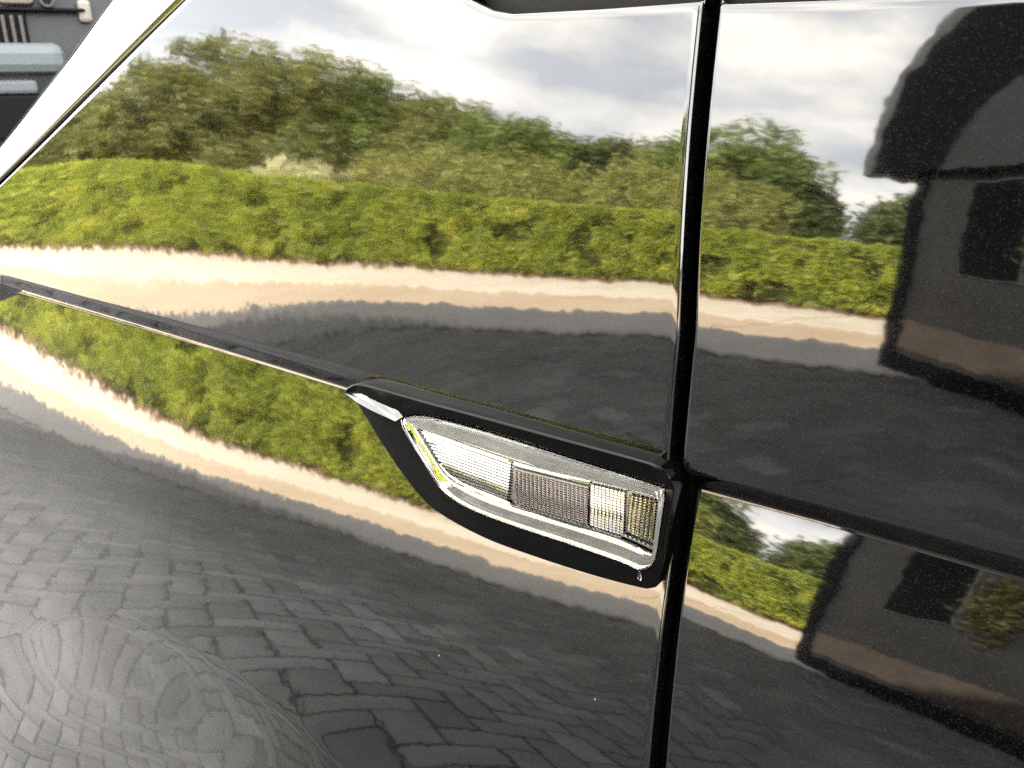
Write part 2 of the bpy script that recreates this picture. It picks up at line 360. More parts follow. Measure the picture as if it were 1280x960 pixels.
for k, (az, h, w) in enumerate([(-48.5, 2.5, 1.0), (-45.8, 2.9, 1.1), (-43, 2.7, 1.0), (-40, 3.0, 1.2), (-37, 2.6, 1.0), (-33.4, 3.1, 1.1), (-30.5, 2.7, 1.0), (-27, 3.6, 1.1), (-24.2, 3.0, 0.9), (-21.8, 1.9, 0.6), (-12, 1.8, 0.8)]):
    y = -11.9 - rnd.random() * 0.5
    shrub(az_x(az, y), y, h + (0.7 if k < 9 else 0), w, M['shrub'], 'pale yellow-green shrub behind the hedge, %s from the left in the reflection' % ords[k])
for k, az in enumerate((-53.2, -51.6)):
    shrub(az_x(az, -11.2), -11.2, 2.25, 0.8, M['straw'], 'pale straw-coloured grass clump above the hedge, %s of two' % ('left' if k == 0 else 'right'), 'grass_clump', 'grass', 1500, 0.3, 0.7)

# ------------------------------------------------------------------ trees
def tree(az, el, y, m_, label, wid=1.0, seed=0):
    x = az_x(az, y); d = math.hypot(x, y); h = 1.06 + d * math.tan(R(el))
    root = tag(empty('tree', (x, y, 0)), label, 'tree', 'trees beyond the hedge')
    r_ = random.Random(seed); bm = bmesh.new()
    cyl(bm, (0, 0, 0), (r_.uniform(-.2, .2), 0, h * 0.45), 0.17, 0.10, 8)
    cw = 2.7 * wid
    tips = []
    for k in range(9):
        a = k * 2.4 + r_.random(); q = r_.uniform(0.35, 0.9)
        tip = Vector((math.cos(a) * cw * q * 0.8, math.sin(a) * cw * q * 0.7, h * r_.uniform(0.5, 0.86))); tips.append(tip)
        cyl(bm, (0, 0, h * r_.uniform(0.22, 0.45)), tip, 0.06, 0.018, 6)
    bm_obj('trunk', bm, M['bark'], root)
    nc = 210; cl = []
    while len(cl) < nc:
        p = Vector((r_.uniform(-1, 1), r_.uniform(-1, 1), r_.uniform(-1, 1)))
        if p.length > 1 or p.length < 0.2: continue
        f = 1.0 + 0.26 * noise.noise(p * 2.1 + Vector((x, y, 1)))
        cl.append((p.x * cw * f, p.y * cw * 0.85 * f, h * 0.54 + p.z * h * 0.46 * min(f, 1.06)))
    cl = np.array(cl)
    top = cl[:, 2].max(); cl[:, 2] += (h - 0.22) - top
    n = 17000
    ci = rng.integers(0, nc, n); off = rng.normal(size=(n, 3)); off /= np.linalg.norm(off, axis=1, keepdims=True)
    off *= (rng.uniform(0, 1, n) ** 0.45)[:, None] * rng.uniform(0.38, 0.68, nc)[ci][:, None] * [0.85, 0.85, 1.35]
    link('crown', leaf_mesh('crown', cl[ci] + off, 0.22, 0.5, 0.45), m_, root)
A, B, Cc = M['tree_a'], M['tree_b'], M['tree_c']
T = [(-66.5, 3.2, -16, A, 1.0), (-62.5, 6.3, -17, A, 1.0), (-59, 9.8, -18, A, 1.1), (-55.5, 13.4, -19, A, 1.2), (-52, 13.6, -19, A, 1.1), (-48.6, 12.9, -20, B, 1.1),
     (-45, 12.2, -20, A, 1.0), (-41.3, 12.1, -20, B, 1.1), (-37.8, 10.8, -21, B, 1.0), (-34.2, 11.6, -21, Cc, 0.8), (-30.9, 9.0, -21, Cc, 0.75),
     (-26.3, 17.0, -20, B, 1.05), (-23.4, 13.8, -20, Cc, 0.5), (-20.6, 9.8, -20, Cc, 0.26)]
for k, (az, el, y, m_, w) in enumerate(T):
    c = {A: 'olive', B: 'mid green', Cc: 'dark green'}[m_]
    tree(az, el, y, m_, '%s leafy tree beyond the hedge, %s from the left end of the row' % (c, ords[k]), w, k + 3)
tree(-14.0, 9.6, -16, Cc, 'dark green tree beyond the hedge, beside the edge of the dark building', 0.3, 40)

# ------------------------------------------------------------------ dark building opposite (right side of the reflection)
kb = tag(empty('dark_building', (-1.0, -4.68, 0)), 'dark glossy building with black overhanging roof at the right of the reflection', 'building')
ang = math.atan2(1.10, 1.16); kb.rotation_euler = (0, 0, ang)       # local +X runs along the front, local +Y faces the hedge-side gap
# local frame: front face on the plane y = 0, looking to +Y; the wall is 0.3 m thick behind it
WL = 2.6
prism_obj('wall', [(0.04, 0.16), (WL, 0.16), (WL, 2.2), (0.04, 2.2)], -0.30, 0.0, M['wall_dark'], kb)
prism_obj('corner_post', [(-0.05, 0.0), (0.075, 0.0), (0.075, 2.2), (-0.05, 2.2)], -0.33, 0.03, M['roof_dark'], kb, 0.008)
prism_obj('brown_band', [(0.08, 0.22), (WL, 0.22), (WL, 0.52), (0.08, 0.52)], 0.003, 0.015, M['brown_band'], kb)
prism_obj('plinth', [(0.08, 0.0), (WL, 0.0), (WL, 0.155), (0.08, 0.155)], -0.28, 0.022, M['roof_dark'], kb)
prism_obj('window_frame', [(0.52, 1.10), (1.03, 1.10), (1.03, 2.12), (0.52, 2.12)], 0.003, 0.022, M['roof_trim'], kb)
prism_obj('window', [(0.535, 1.115), (1.015, 1.115), (1.015, 2.105), (0.535, 2.105)], 0.024, 0.030, M['glass_dark'], kb)
roofpts = [(-0.42, 2.24), (-0.44, 2.34), (-0.40, 2.95), (-0.28, 3.45), (0.05, 3.98), (0.5, 4.15), (WL, 4.15), (WL, 3.2), (0.952, 3.183), (0.562, 2.883), (0.302, 2.21), (0.0, 2.21)]
prism_obj('roof', roofpts, -0.5, 0.12, M['roof_dark'], kb)
prism_obj('gable_panel', [(0.30, 2.203), (0.56, 2.88), (0.95, 3.18), (WL, 3.18), (WL, 2.203)], -0.3, 0.115, M['gable'], kb)
bm = bmesh.new()
edge = [(-0.42, 2.24), (-0.44, 2.34), (-0.40, 2.95), (-0.28, 3.45), (0.05, 3.98), (0.5, 4.15)]
edge2 = [(-0.56, 2.22), (-0.60, 2.36), (-0.57, 3.0), (-0.43, 3.58), (-0.07, 4.15), (0.47, 4.36)]
for i in range(5):
    q = [edge[i], edge[i + 1], edge2[i + 1], edge2[i]]
    a = [bm.verts.new((x, 0.10, z)) for x, z in q]; b = [bm.verts.new((x, -0.5, z)) for x, z in q]
    bm.faces.new(a); bm.faces.new(b[::-1])
    for k in range(4): bm.faces.new((a[k], b[k], b[(k + 1) % 4], a[(k + 1) % 4]))
bm_obj('roof_trim', bm, M['roof_trim'], kb)

cp = tag(empty('hedge_green_patch', (-1.0, -4.68, 0)), 'olive leaves added for the hedge green showing right of the black window', 'plant')
cp.rotation_euler = (0, 0, ang)  # made-up leaf patch in place of the hedge green showing here
P = np.stack([1.30 + 0.085 * rng.normal(size=700), 0.05 + 0.05 * rng.random(700), 1.42 + 0.16 * rng.normal(size=700)], 1)
link('foliage', leaf_mesh('foliage', P, 0.05, 0.7), leaf_mat('hedge_green_patch_leaf', (0.03, 0.03, 0.008), (0.06, 0.058, 0.012), None, 4.0), cp)
bm = bmesh.new(); cyl(bm, (1.30, 0.03, 1.0), (1.31, 0.05, 1.5), 0.005, 0.004, 6); bm_obj('stem', bm, M['core'], cp)

# ------------------------------------------------------------------ long building added behind the parked cars, mostly unseen, shaped to shade the paving
lb = tag(empty('added_shade_building', (0, 8.87, 0)), 'long grey building added behind the cars, mostly out of view, to shade the paving', 'building')
def plan_prism(name, pts, z0, z1, m_, parent):
    bm = bmesh.new(); a = [bm.verts.new((x, y, z0)) for x, y in pts]; t = [bm.verts.new((x, y, z1)) for x, y in pts]
    bm.faces.new(a[::-1]); bm.faces.new(t)
    for k in range(len(a)): bm.faces.new((a[k], a[(k + 1) % len(a)], t[(k + 1) % len(a)], t[k]))
    return bm_obj(name, bm, m_, parent)
plan_prism('wall', [(-10.6, -0.83), (-7.4, 0), (13, 0), (13, 5), (-10.6, 5)], 0, 7.8, M['render_grey'], lb)
plan_prism('parapet', [(-10.65, -0.87), (-7.4, -0.03), (13.05, -0.03), (13.05, 5.05), (-10.65, 5.05)], 7.8, 7.92, M['trim_grey'], lb)
for k in range(6):
    w = box_obj('window', (-5 + k * 3, -0.012, 1.9), (1.6, 0.02, 1.7), M['glass_dark'], lb)
    box_obj('sill', (-5 + k * 3, -0.05, 1.02), (1.75, 0.1, 0.05), M['trim_grey'], w)

# ------------------------------------------------------------------ grey van parked in front, seen past the bonnet
van = tag(empty('parked_van', (-4.72, 2.30, 0)), 'dark grey van with slatted grille, blurred at the top left corner', 'van')
van.rotation_euler = (0, 0, R(-117.7))
# local: +Y towards the camera, X across; the right-hand end in the picture is X negative after the half turn
def vx(px): return (px - 50) * 0.00512 * -1
def vz(py): return 1.097 + (64 - py) * 0.00512
bm = bmesh.new()
prof = [(0.0, 0.35), (0.0, 1.02), (-0.05, 1.58), (-0.5, 1.72), (-1.2, 2.2), (-4.6, 2.25), (-4.8, 0.4)]
x0, x1 = vx(140), vx(140) + 1.9
for (x) in (x0, x1): pass
a = [bm.verts.new((x0, y, z)) for y, z in prof]; b = [bm.verts.new((x1, y, z)) for y, z in prof]
bm.faces.new(a); bm.faces.new(b[::-1])
for i in range(len(a)): bm.faces.new((a[i], b[i], b[(i + 1) % len(a)], a[(i + 1) % len(a)]))
bmesh.ops.bevel(bm, geom=list(bm.edges), offset=0.05, segments=3, affect='EDGES', profile=0.5)
bm_obj('body', bm, M['van'], van, True)
def vbox(name, pa, pb, qa, qb, y0, y1, m_, parent=van, bev=0.012):
    xa, xb = sorted((vx(pa), vx(pb))); za, zb = sorted((vz(qa), vz(qb)))
    return box_obj(name, ((xa + xb) / 2, (y0 + y1) / 2, (za + zb) / 2), (xb - xa, y1 - y0, zb - za), m_, parent, bev)
vbox('bumper', -180, 66, 56, 86, -0.05, 0.10, M['van_light'], bev=0.05)
vbox('lower_panel', -180, 36, 91, 105, -0.05, 0.06, M['van_light'], bev=0.02)
vbox('lower_intake', -180, 50, 106, 150, -0.05, 0.05, M['van_black'])
gr = vbox('grille', -180, 36, 26, 61, -0.02, 0.03, M['van_black'])
for k in range(14): vbox('slat', 33 - k * 8, 29.5 - k * 8, 30, 59, 0.03, 0.055, M['van_chrome'], gr, 0.004)
vbox('grille_bar', -180, 92, 22.5, 26, -0.02, 0.05, M['van_black'])
hl = vbox('headlight', 14, 47, 5, 20, -0.05, 0.05, M['van_lamp'], bev=0.03)
bm = bmesh.new(); cyl(bm, (vx(58), 0.0, vz(15)), (vx(58), 0.07, vz(15)), 0.036, 0.036, 20); r1 = bm_obj('lamp_ring', bm, M['van_chrome'], hl)
bm = bmesh.new(); cyl(bm, (vx(58), 0.07, vz(15)), (vx(58), 0.075, vz(15)), 0.022, 0.022, 20); bm_obj('lamp_bulb', bm, M['van_black'], hl)
vbox('upper_trim', -180, 80, -2, 3.5, -0.1, 0.04, M['van_light'], bev=0.008)
vbox('indicator', 85, 98, 14, 36, -0.06, 0.03, M['van_lamp'], bev=0.02)
for sx_ in (x0 + 0.12, x1 - 0.12):
    for yy in (-0.75, -3.9):
        bm = bmesh.new(); cyl(bm, (sx_ - 0.11, yy, 0.35), (sx_ + 0.11, yy, 0.35), 0.35, 0.35, 28); w = bm_obj('wheel', bm, M['tyre'], van)
        bm = bmesh.new(); cyl(bm, (sx_ - 0.115, yy, 0.35), (sx_ + 0.115, yy, 0.35), 0.21, 0.21, 20); bm_obj('rim', bm, M['rim'], w)
wsb = bmesh.new()
q = [(x0 + 0.12, -0.53, 1.76), (x1 - 0.12, -0.53, 1.76), (x1 - 0.2, -1.12, 2.14), (x0 + 0.2, -1.12, 2.14)]
vv = [wsb.verts.new(Vector(p) + Vector((0, 0.012, 0.012))) for p in q]; wsb.faces.new(vv); bm_obj('windscreen', wsb, M['glass_dark'], van)
# ------------------------------------------------------------------ the black car
PATCH = {
 'FU': (-0.75, 0.12, 0.92, 1.2, [[-0.010781,-0.003423,0.004330,0.012487,0.021057,0.030060,0.039528,0.049501,0.060002], [-0.010856,-0.003493,0.004285,0.012487,0.021102,0.030121,0.039578,0.049542,0.060064], [-0.010701,-0.003394,0.004332,0.012521,0.021154,0.030137,0.039529,0.049484,0.060111], [-0.010212,-0.002925,0.004593,0.012557,0.021132,0.029954,0.039209,0.049221,0.060171], [-0.009465,-0.001758,0.005392,0.012484,0.020714,0.029123,0.038276,0.048629,0.060332], [-0.009137,-0.000536,0.006691,0.012525,0.019250,0.027185,0.036665,0.047838,0.060735], [-0.009273,-0.000591,0.007078,0.012567,0.018173,0.025653,0.035370,0.047343,0.061471], [-0.008118,-0.001104,0.005687,0.011155,0.017369,0.024968,0.034879,0.047473,0.062649], [-0.005053,-0.000887,0.003552,0.008232,0.014182,0.022712,0.033963,0.047810,0.064262], [-0.001615,-0.001227,0.000267,0.003924,0.009704,0.019274,0.032120,0.047680,0.065869], [0.001889,0.000339,-0.000245,0.000413,0.005211,0.015405,0.029651,0.046953,0.067025], [0.004548,0.001353,-0.000702,-0.000810,0.003426,0.013170,0.027692,0.045980,0.067494]]),
 'DU': (0.05, 0.3, 0.92, 1.2, [[-0.000783,0.000342,0.002353,0.005770,0.015144,0.030380,0.051282,0.077765], [-0.001345,-0.000782,0.001710,0.004629,0.015001,0.030413,0.051364,0.077923], [-0.001055,-0.001637,0.000631,0.004165,0.014150,0.029869,0.051234,0.078067], [0.000273,-0.000843,0.000078,0.002379,0.012552,0.029096,0.051025,0.078189], [0.001469,-0.001001,-0.001299,0.001752,0.012094,0.028696,0.050830,0.078251], [0.002135,-0.001581,-0.002082,0.001892,0.012154,0.028565,0.050679,0.078246], [0.002414,-0.002030,-0.002381,0.002138,0.012382,0.028586,0.050586,0.078200], [0.002488,-0.002255,-0.002440,0.002345,0.012611,0.028673,0.050551,0.078145]]),
 'FL': (-0.95, 0.12, 0.45, 0.96, [[-0.092268,-0.089261,-0.082805,-0.072950,-0.059928,-0.044254,-0.026686,-0.008055,0.010974,0.030066], [-0.092035,-0.089272,-0.083002,-0.073230,-0.060146,-0.044279,-0.026482,-0.007735,0.011157,0.029801], [-0.091674,-0.089252,-0.083330,-0.073795,-0.060686,-0.044485,-0.026218,-0.007214,0.011414,0.029230], [-0.091208,-0.089084,-0.083644,-0.074576,-0.061588,-0.044957,-0.025929,-0.006450,0.011689,0.028286], [-0.090731,-0.088494,-0.083455,-0.075085,-0.062557,-0.045667,-0.025784,-0.005510,0.011777,0.027184], [-0.090412,-0.087106,-0.081841,-0.074023,-0.062350,-0.045993,-0.026068,-0.004846,0.011656,0.026972], [-0.090413,-0.084719,-0.077964,-0.069707,-0.058914,-0.044785,-0.026651,-0.004251,0.012818,0.029317], [-0.090731,-0.081639,-0.072380,-0.062889,-0.052939,-0.041922,-0.027539,-0.004988,0.014600,0.034084], [-0.091219,-0.078565,-0.066637,-0.055746,-0.046340,-0.038043,-0.027581,-0.007143,0.014173,0.037832], [-0.091712,-0.076135,-0.062032,-0.049889,-0.040620,-0.034621,-0.028944,-0.010485,0.011670,0.037759], [-0.092125,-0.074686,-0.059339,-0.046582,-0.037217,-0.031336,-0.026105,-0.011781,0.008346,0.034447], [-0.092534,-0.074305,-0.058634,-0.045897,-0.036478,-0.029880,-0.023541,-0.012550,0.004898,0.029681]]),
 'DL': (0.05, 0.3, 0.7, 0.96, [[-0.028659,-0.031160,-0.029773,-0.024682,-0.016436,-0.005016,0.012369,0.037644], [-0.028480,-0.031406,-0.030556,-0.025769,-0.017281,-0.006136,0.012427,0.039203], [-0.028255,-0.031448,-0.031234,-0.027371,-0.019344,-0.007944,0.012760,0.040256], [-0.028037,-0.031191,-0.031164,-0.027750,-0.020318,-0.009092,0.011374,0.039429], [-0.027850,-0.030719,-0.030427,-0.026886,-0.020170,-0.010042,0.009061,0.037235], [-0.027689,-0.030291,-0.029884,-0.026521,-0.020224,-0.009863,0.008312,0.035372], [-0.027564,-0.030069,-0.029762,-0.026632,-0.020291,-0.009328,0.008503,0.034325], [-0.027502,-0.030065,-0.029928,-0.026899,-0.020286,-0.008788,0.009031,0.034001]]),
}

def bas(t, n):
    t = np.clip(t, 0, n - 3 - 1e-9); i = t.astype(int); s = t - i
    Bm = np.zeros((len(t), n)); D = np.zeros((len(t), n)); r = np.arange(len(t))
    w = [(1 - s) ** 3 / 6, (3 * s ** 3 - 6 * s ** 2 + 4) / 6, (-3 * s ** 3 + 3 * s ** 2 + 3 * s + 1) / 6, s ** 3 / 6]
    d = [-(1 - s) ** 2 / 2, (9 * s ** 2 - 12 * s) / 6, (-9 * s ** 2 + 6 * s + 3) / 6, s ** 2 / 2]
    for k in range(4): Bm[r, i + k] = w[k]; D[r, i + k] = d[k]
    return Bm, D
def surf(key, X, Z):
    "depth (Y) of a sheet-metal panel over the side of the car"
    x0, x1, z0, z1, c = PATCH[key]; c = np.array(c); nx, nz = c.shape
    sh = np.broadcast(X, Z).shape
    X = np.broadcast_to(X, sh).ravel().astype(float); Z = np.broadcast_to(Z, sh).ravel().astype(float)
    kx, kz = (nx - 3) / (x1 - x0), (nz - 3) / (z1 - z0)
    Bx, Dx = bas((X - x0) * kx, nx); Bz, Dz = bas((Z - z0) * kz, nz)
    f = np.einsum('ni,ij,nj->n', Bx, c, Bz); fx = np.einsum('ni,ij,nj->n', Dx, c, Bz) * kx; fz = np.einsum('ni,ij,nj->n', Bx, c, Dz) * kz
    ox = X - np.clip(X, x0, x1); oz = Z - np.clip(Z, z0, z1)
    f = f + fx * 0.06 * np.tanh(ox / 0.06) + fz * 0.15 * np.tanh(oz / 0.15)
    if key in ('FL', 'DL'): f = f + (0.0035 if key == 'FL' else 0.0062)             # the lower panels sit a little deeper than the upper ones
    if key == 'FL':                                   # wheel-arch flare
        rho = np.hypot(X + 0.22, Z - 0.365); t = np.clip((0.382 - rho) / 0.11, 0, 1)
        f = f - FLARE * (t * t * (3 - 2 * t) * 0.55 + 0.45 * t)
    return f.reshape(sh)
FLARE = 0.017
def gap_x(z): return np.interp(z, [0.3, 0.82, 0.89, 0.935, 0.947, 1.0, 1.11, 1.2], [0.1034, 0.0848, 0.0806, 0.0779, 0.0745, 0.0743, 0.0662, 0.0595])
GAPW = 0.0081
car = tag(empty('black_car', (0.5, 0.5, 0)), 'glossy black car with side indicator lamp on its front wing', 'car')
CO = Vector((-0.5, -0.5, 0))
def part(o): o.location = o.location + CO if o.parent is car else o.location; return o

def profile(up, lo, X, zb, zt, zl, zu, ru, nlo=130, nup=100):
    "one vertical section: lower panel, crease with its undercut, upper panel -> arrays of z, y (for arrays X)"
    rl = 0.0006
    Zs, Ys = [], []
    for k in range(nlo):
        z = zb + (zl - rl - zb) * (1 - (1 - k / (nlo - 1)) ** 2.4); Zs.append(z); Ys.append(surf(lo, X, z))
    zL = zl; yL = surf(lo, X, zL); yU = surf(up, X, zu)
    z0 = zl - rl; y0 = surf(lo, X, z0); m = (yU - yL) / (zu - zL)
    hz = np.interp(X, [-0.47, -0.1, 0.08, 0.12], [0.0030, 0.0014, 0.0010, 0.0007])
    for k in range(0, 4):                             # narrow light-catching ledge
        z = zl - rl + hz * k / 3; Zs.append(z + 1e-5); Ys.append(y0 + 0.203 * hz * k / 3)
    z0 = z0 + hz; y0 = y0 + 0.203 * hz; zl = zl + hz; zL = zl; yL = y0 + 0.203 * rl; m = (yU - yL) / (zu - zL)
    for k in range(1, 9):                             # concave root of the crease
        t = k / 8; za, zc = z0, zl + rl; ya, yb, yc = y0, yL, yL + m * rl
        Zs.append((1 - t) ** 2 * za + 2 * t * (1 - t) * zl + t * t * zc); Ys.append((1 - t) ** 2 * ya + 2 * t * (1 - t) * yb + t * t * yc)
    for k in range(1, 6):
        t = k / 6; za = zl + rl; zc = zu - ru; z = za + (zc - za) * t; Zs.append(z); Ys.append(yL + m * (z - zL))
    for k in range(0, 9):                             # upper lip
        t = k / 8; za, zc = zu - ru, zu + ru; ya, yc = yL + m * (za - zL), surf(up, X, zc)
        Zs.append((1 - t) ** 2 * za + 2 * t * (1 - t) * zu + t * t * zc); Ys.append((1 - t) ** 2 * ya + 2 * t * (1 - t) * yU + t * t * yc)
    for k in range(1, nup):
        t = (k / (nup - 1)) ** 1.6; z = zu + ru + (zt - zu - ru) * t; Zs.append(z); Ys.append(surf(up, X, z))
    return np.stack(Zs, 1), np.stack(Ys, 1)

def normals(P):
    a = np.gradient(P, axis=0); b = np.gradient(P, axis=1); n = np.cross(a, b); n /= np.linalg.norm(n, axis=2, keepdims=True) + 1e-12
    return np.where(n[..., 1:2] > 0, -n, n), a, b
def roll(P, axis, end, r, depth, seg=6):
    "turn the edge of a panel inwards"
    n, a, b = normals(P)
    if axis == 0: e = P[end]; nn = n[end]; t = a[end]
    else: e = P[:, end]; nn = n[:, end]; t = b[:, end]
    t = t / np.linalg.norm(t, axis=1, keepdims=True); t = t if end == -1 else -t
    rows = []
    for k in range(1, seg + 1):
        th = math.pi / 2 * k / seg; rows.append(e + r * math.sin(th) * t - r * (1 - math.cos(th)) * nn)
    rows.append(rows[-1] - depth * 0.3 * nn); rows.append(rows[-2] - depth * nn)
    rows = np.stack(rows, axis)
    if end == -1: return np.concatenate([P, rows], axis)
    return np.concatenate([np.flip(rows, axis), P], axis)

# front wing -------------------------------------------------------------------
XA = -0.66
def hood_line(X): return 1.121 + 0.513 * (X + 0.234)
def wing_top(X):
    trim = np.interp(X, [-0.045, -0.0316, -0.0226, -0.0161, -0.0058, 0.0362, 0.0682, 0.09], [1.135, 1.1164, 1.1131, 1.1109, 1.1094, 1.1102, 1.1112, 1.112])
    top = np.where(X < -0.045, 1.135 + (-0.045 - X) * 2.6, trim)
    return np.minimum(np.minimum(hood_line(X) , 1.16), top)
nx = 340
s = np.linspace(0, 1, nx)
Xn = XA + s * (0.0775 - XA)
zb = np.where(np.abs(Xn + 0.27) < 0.305, 0.28 + np.sqrt(np.maximum(0.305 ** 2 - (Xn + 0.27) ** 2, 0)), 0.28)
zl = np.interp(Xn, [-0.66, -0.1, 0.09], [0.9301, 0.9312, 0.9325])
ru = np.interp(Xn, [-0.35, -0.12, 0.09], [0.0012, 0.0042, 0.005])
Zp, Yp = profile('FU', 'FL', Xn, zb, wing_top(Xn), zl, 0.9437, ru)
Xp = XA + s[:, None] * (gap_x(Zp) - XA)
Yq = np.empty_like(Yp)
Zl = zl[:, None]; 
# depth follows the sheared columns
Yq = Yp
P = np.stack([Xp, Yq, Zp], 2)
P = roll(P, 1, -1, 0.0022, 0.012)
P = roll(P, 0, -1, 0.0014, 0.016)
P = roll(P, 0, 0, 0.003, 0.012)
wing = part(link('front_wing', grid_mesh('front_wing', P), M['paint'], car, True))

# front door -------------------------------------------------------------------
nxd = 200
sd = np.linspace(0, 1, nxd) ** 1.6
XB = 1.12
Xd = 0.083 + sd * (XB - 0.083)
zld = np.interp(Xd, [0.08, 0.13, 0.20, 1.2], [0.9334, 0.9352, 0.9363, 0.9363])
rud = np.full(nxd, 0.0046)
ztd = np.interp(Xd, [0.0, 0.0748, 0.1266, 0.1494, 1.2], [1.1106, 1.1106, 1.1109, 1.1113, 1.1113])
Zp, Yp = profile('DU', 'DL', Xd, np.full(nxd, 0.30), ztd, zld, np.interp(Xd, [0.083, 0.2, 1.2], [0.9450, 0.9500, 0.9500]), rud)
Xp = (gap_x(Zp) + GAPW) + sd[:, None] * (XB - (gap_x(Zp) + GAPW))
P = np.stack([Xp, Yp, Zp], 2)
P = roll(P, 1, -1, 0.0022, 0.012); P = roll(P, 0, 0, 0.0014, 0.016); P = roll(P, 0, -1, 0.0014, 0.016)
door = part(link('front_door', grid_mesh('front_door', P), M['paint'], car, True))
door['label'] = 'black door panel reflecting hedge and dark building'

# what shows in the shut line and above the panels
zs = np.linspace(0.30, 1.125, 40); 
yy = np.interp(zs, zs, surf('FU', gap_x(zs), np.maximum(zs, 0.93)))
yy = np.where(zs < 0.93, surf('FL', gap_x(zs), zs), yy)
Pg = np.stack([np.stack([gap_x(zs) - 0.012, yy + 0.013, zs], 1), np.stack([gap_x(zs) + GAPW + 0.012, yy + 0.013, zs], 1)], 0)
part(link('shut_line_seal', grid_mesh('shut_line_seal', Pg), M['dark'], car))
def strip(name, X, top_fn, y_off, z0, z1, m_, lean=0.0):
    y = surf('FU' if X.mean() < 0.07 else 'DU', X, top_fn)
    Pq = np.stack([np.stack([X, y + y_off, top_fn + z0], 1), np.stack([X, y + y_off - 0.001, top_fn + (z0 + z1) / 2], 1), np.stack([X, y + y_off + lean, top_fn + z1], 1)], 1)
    return part(link(name, grid_mesh(name, Pq), m_, car, True))
Xs = np.linspace(-0.05, 0.066, 30); strip('cowl_seal', Xs, wing_top(Xs) , 0.008, -0.01, 0.05, M['rubber'], 0.012)
Xs = np.linspace(0.07, 1.1, 20); strip('window_seal', Xs, np.interp(Xs, [0.0748, 1.2], [1.1106, 1.1113]), 0.008, -0.01, 0.018, M['rubber'], 0.002)
V = [(0.07, 0.033, 1.125), (1.1, 0.033, 1.125), (1.1, 0.22, 1.55), (0.62, 0.22, 1.55)]
part(link('side_window', mesh_np('side_window', V, [[0, 1, 2, 3]]), M['glass_dark'], car))

# bonnet: its edge wraps over beside the wing
gx = np.linspace(-0.66, 0.1, 60)
g = Vector((1, 0, 0.513)).normalized(); nt_ = Vector((-0.513, 0, 1)).normalized()
rows = []
RB = BONNET_R = 0.052
start = 0.0052
for x in gx:
    z = hood_line(x); y = float(surf('FU', np.array([x]), np.array([min(z, 1.17)]))[0])
    RB = float(np.interp(x, [-0.5, -0.31, -0.2], [0.045, 0.105, 0.165]))
    base = Vector((x, y + 0.0012, z)) + nt_ * start
    th0 = R(12)
    col_ = [base + Vector((0, 0.016, 0)) - nt_ * 0.0012, base + Vector((0, 0.0015, 0)) - nt_ * 0.0010, base + Vector((0, 0.0004, 0)) - nt_ * 0.0005]
    for k in range(36):
        th = th0 + (R(86) - th0) * k / 35
        col_.append(base + Vector((0, RB * (math.cos(th0) - math.cos(th)), 0)) + nt_ * RB * (math.sin(th) - math.sin(th0)))
    for k in range(1, 14): col_.append(col_[-1] + Vector((0, 0.055, 0)) + nt_ * (0.0035 - 0.0004 * k))
    rows.append([v[:] for v in col_])
part(link('bonnet', grid_mesh('bonnet', np.array(rows)), M['paint'], car, True))

# the rest of the body, outside the picture
def loft(name, secs, m_, smooth=False): return part(link(name, grid_mesh(name, np.array(secs)), m_, car, smooth))
W = 1.66
part(prism_obj('cabin', [(0.62, 1.14), (1.12, 1.68), (2.6, 1.72), (3.4, 1.60), (3.75, 1.12), (3.78, 0.35), (1.14, 0.30), (1.14, 1.10)], 0.045, W, M['paint'], car, 0.03))
loft('windscreen', [[(-0.02, 0.10, 1.17), (-0.02, W - 0.06, 1.17)], [(0.6, 0.20, 1.45), (0.6, W - 0.16, 1.45)], [(1.1, 0.26, 1.69), (1.1, W - 0.2, 1.69)]], M['glass_dark'])
part(prism_obj('underbody', [(-0.6, 0.34), (1.15, 0.34), (1.15, 1.08), (0.12, 1.08), (-0.05, 0.88), (-0.6, 0.80)], 0.16, W - 0.08, M['dark'], car))
part(prism_obj('front_bumper', [(-0.665, 0.24), (-0.665, 0.86), (-0.74, 0.84), (-0.86, 0.74), (-0.90, 0.45), (-0.86, 0.24)], 0.03, W, M['paint'], car, 0.02))
hl2 = part(prism_obj('headlight', [(-0.478, 0.9365), (-0.485, 0.941), (-0.53, 0.945), (-0.64, 0.93), (-0.66, 0.88), (-0.55, 0.905), (-0.49, 0.928)], -0.012, 0.02, M['headlamp'], car, 0.003))
for wx in (-0.27, 2.75):
    for wy in (0.16, W - 0.14):
        bm = bmesh.new(); cyl(bm, (wx, wy - 0.10, 0.28), (wx, wy + 0.10, 0.28), 0.28, 0.28, 40); w = part(bm_obj('wheel', bm, M['tyre'], car))
        bm = bmesh.new(); cyl(bm, (wx, wy - 0.104, 0.28), (wx, wy + 0.104, 0.28), 0.18, 0.18, 30); bm_obj('rim', bm, M['rim'], w)

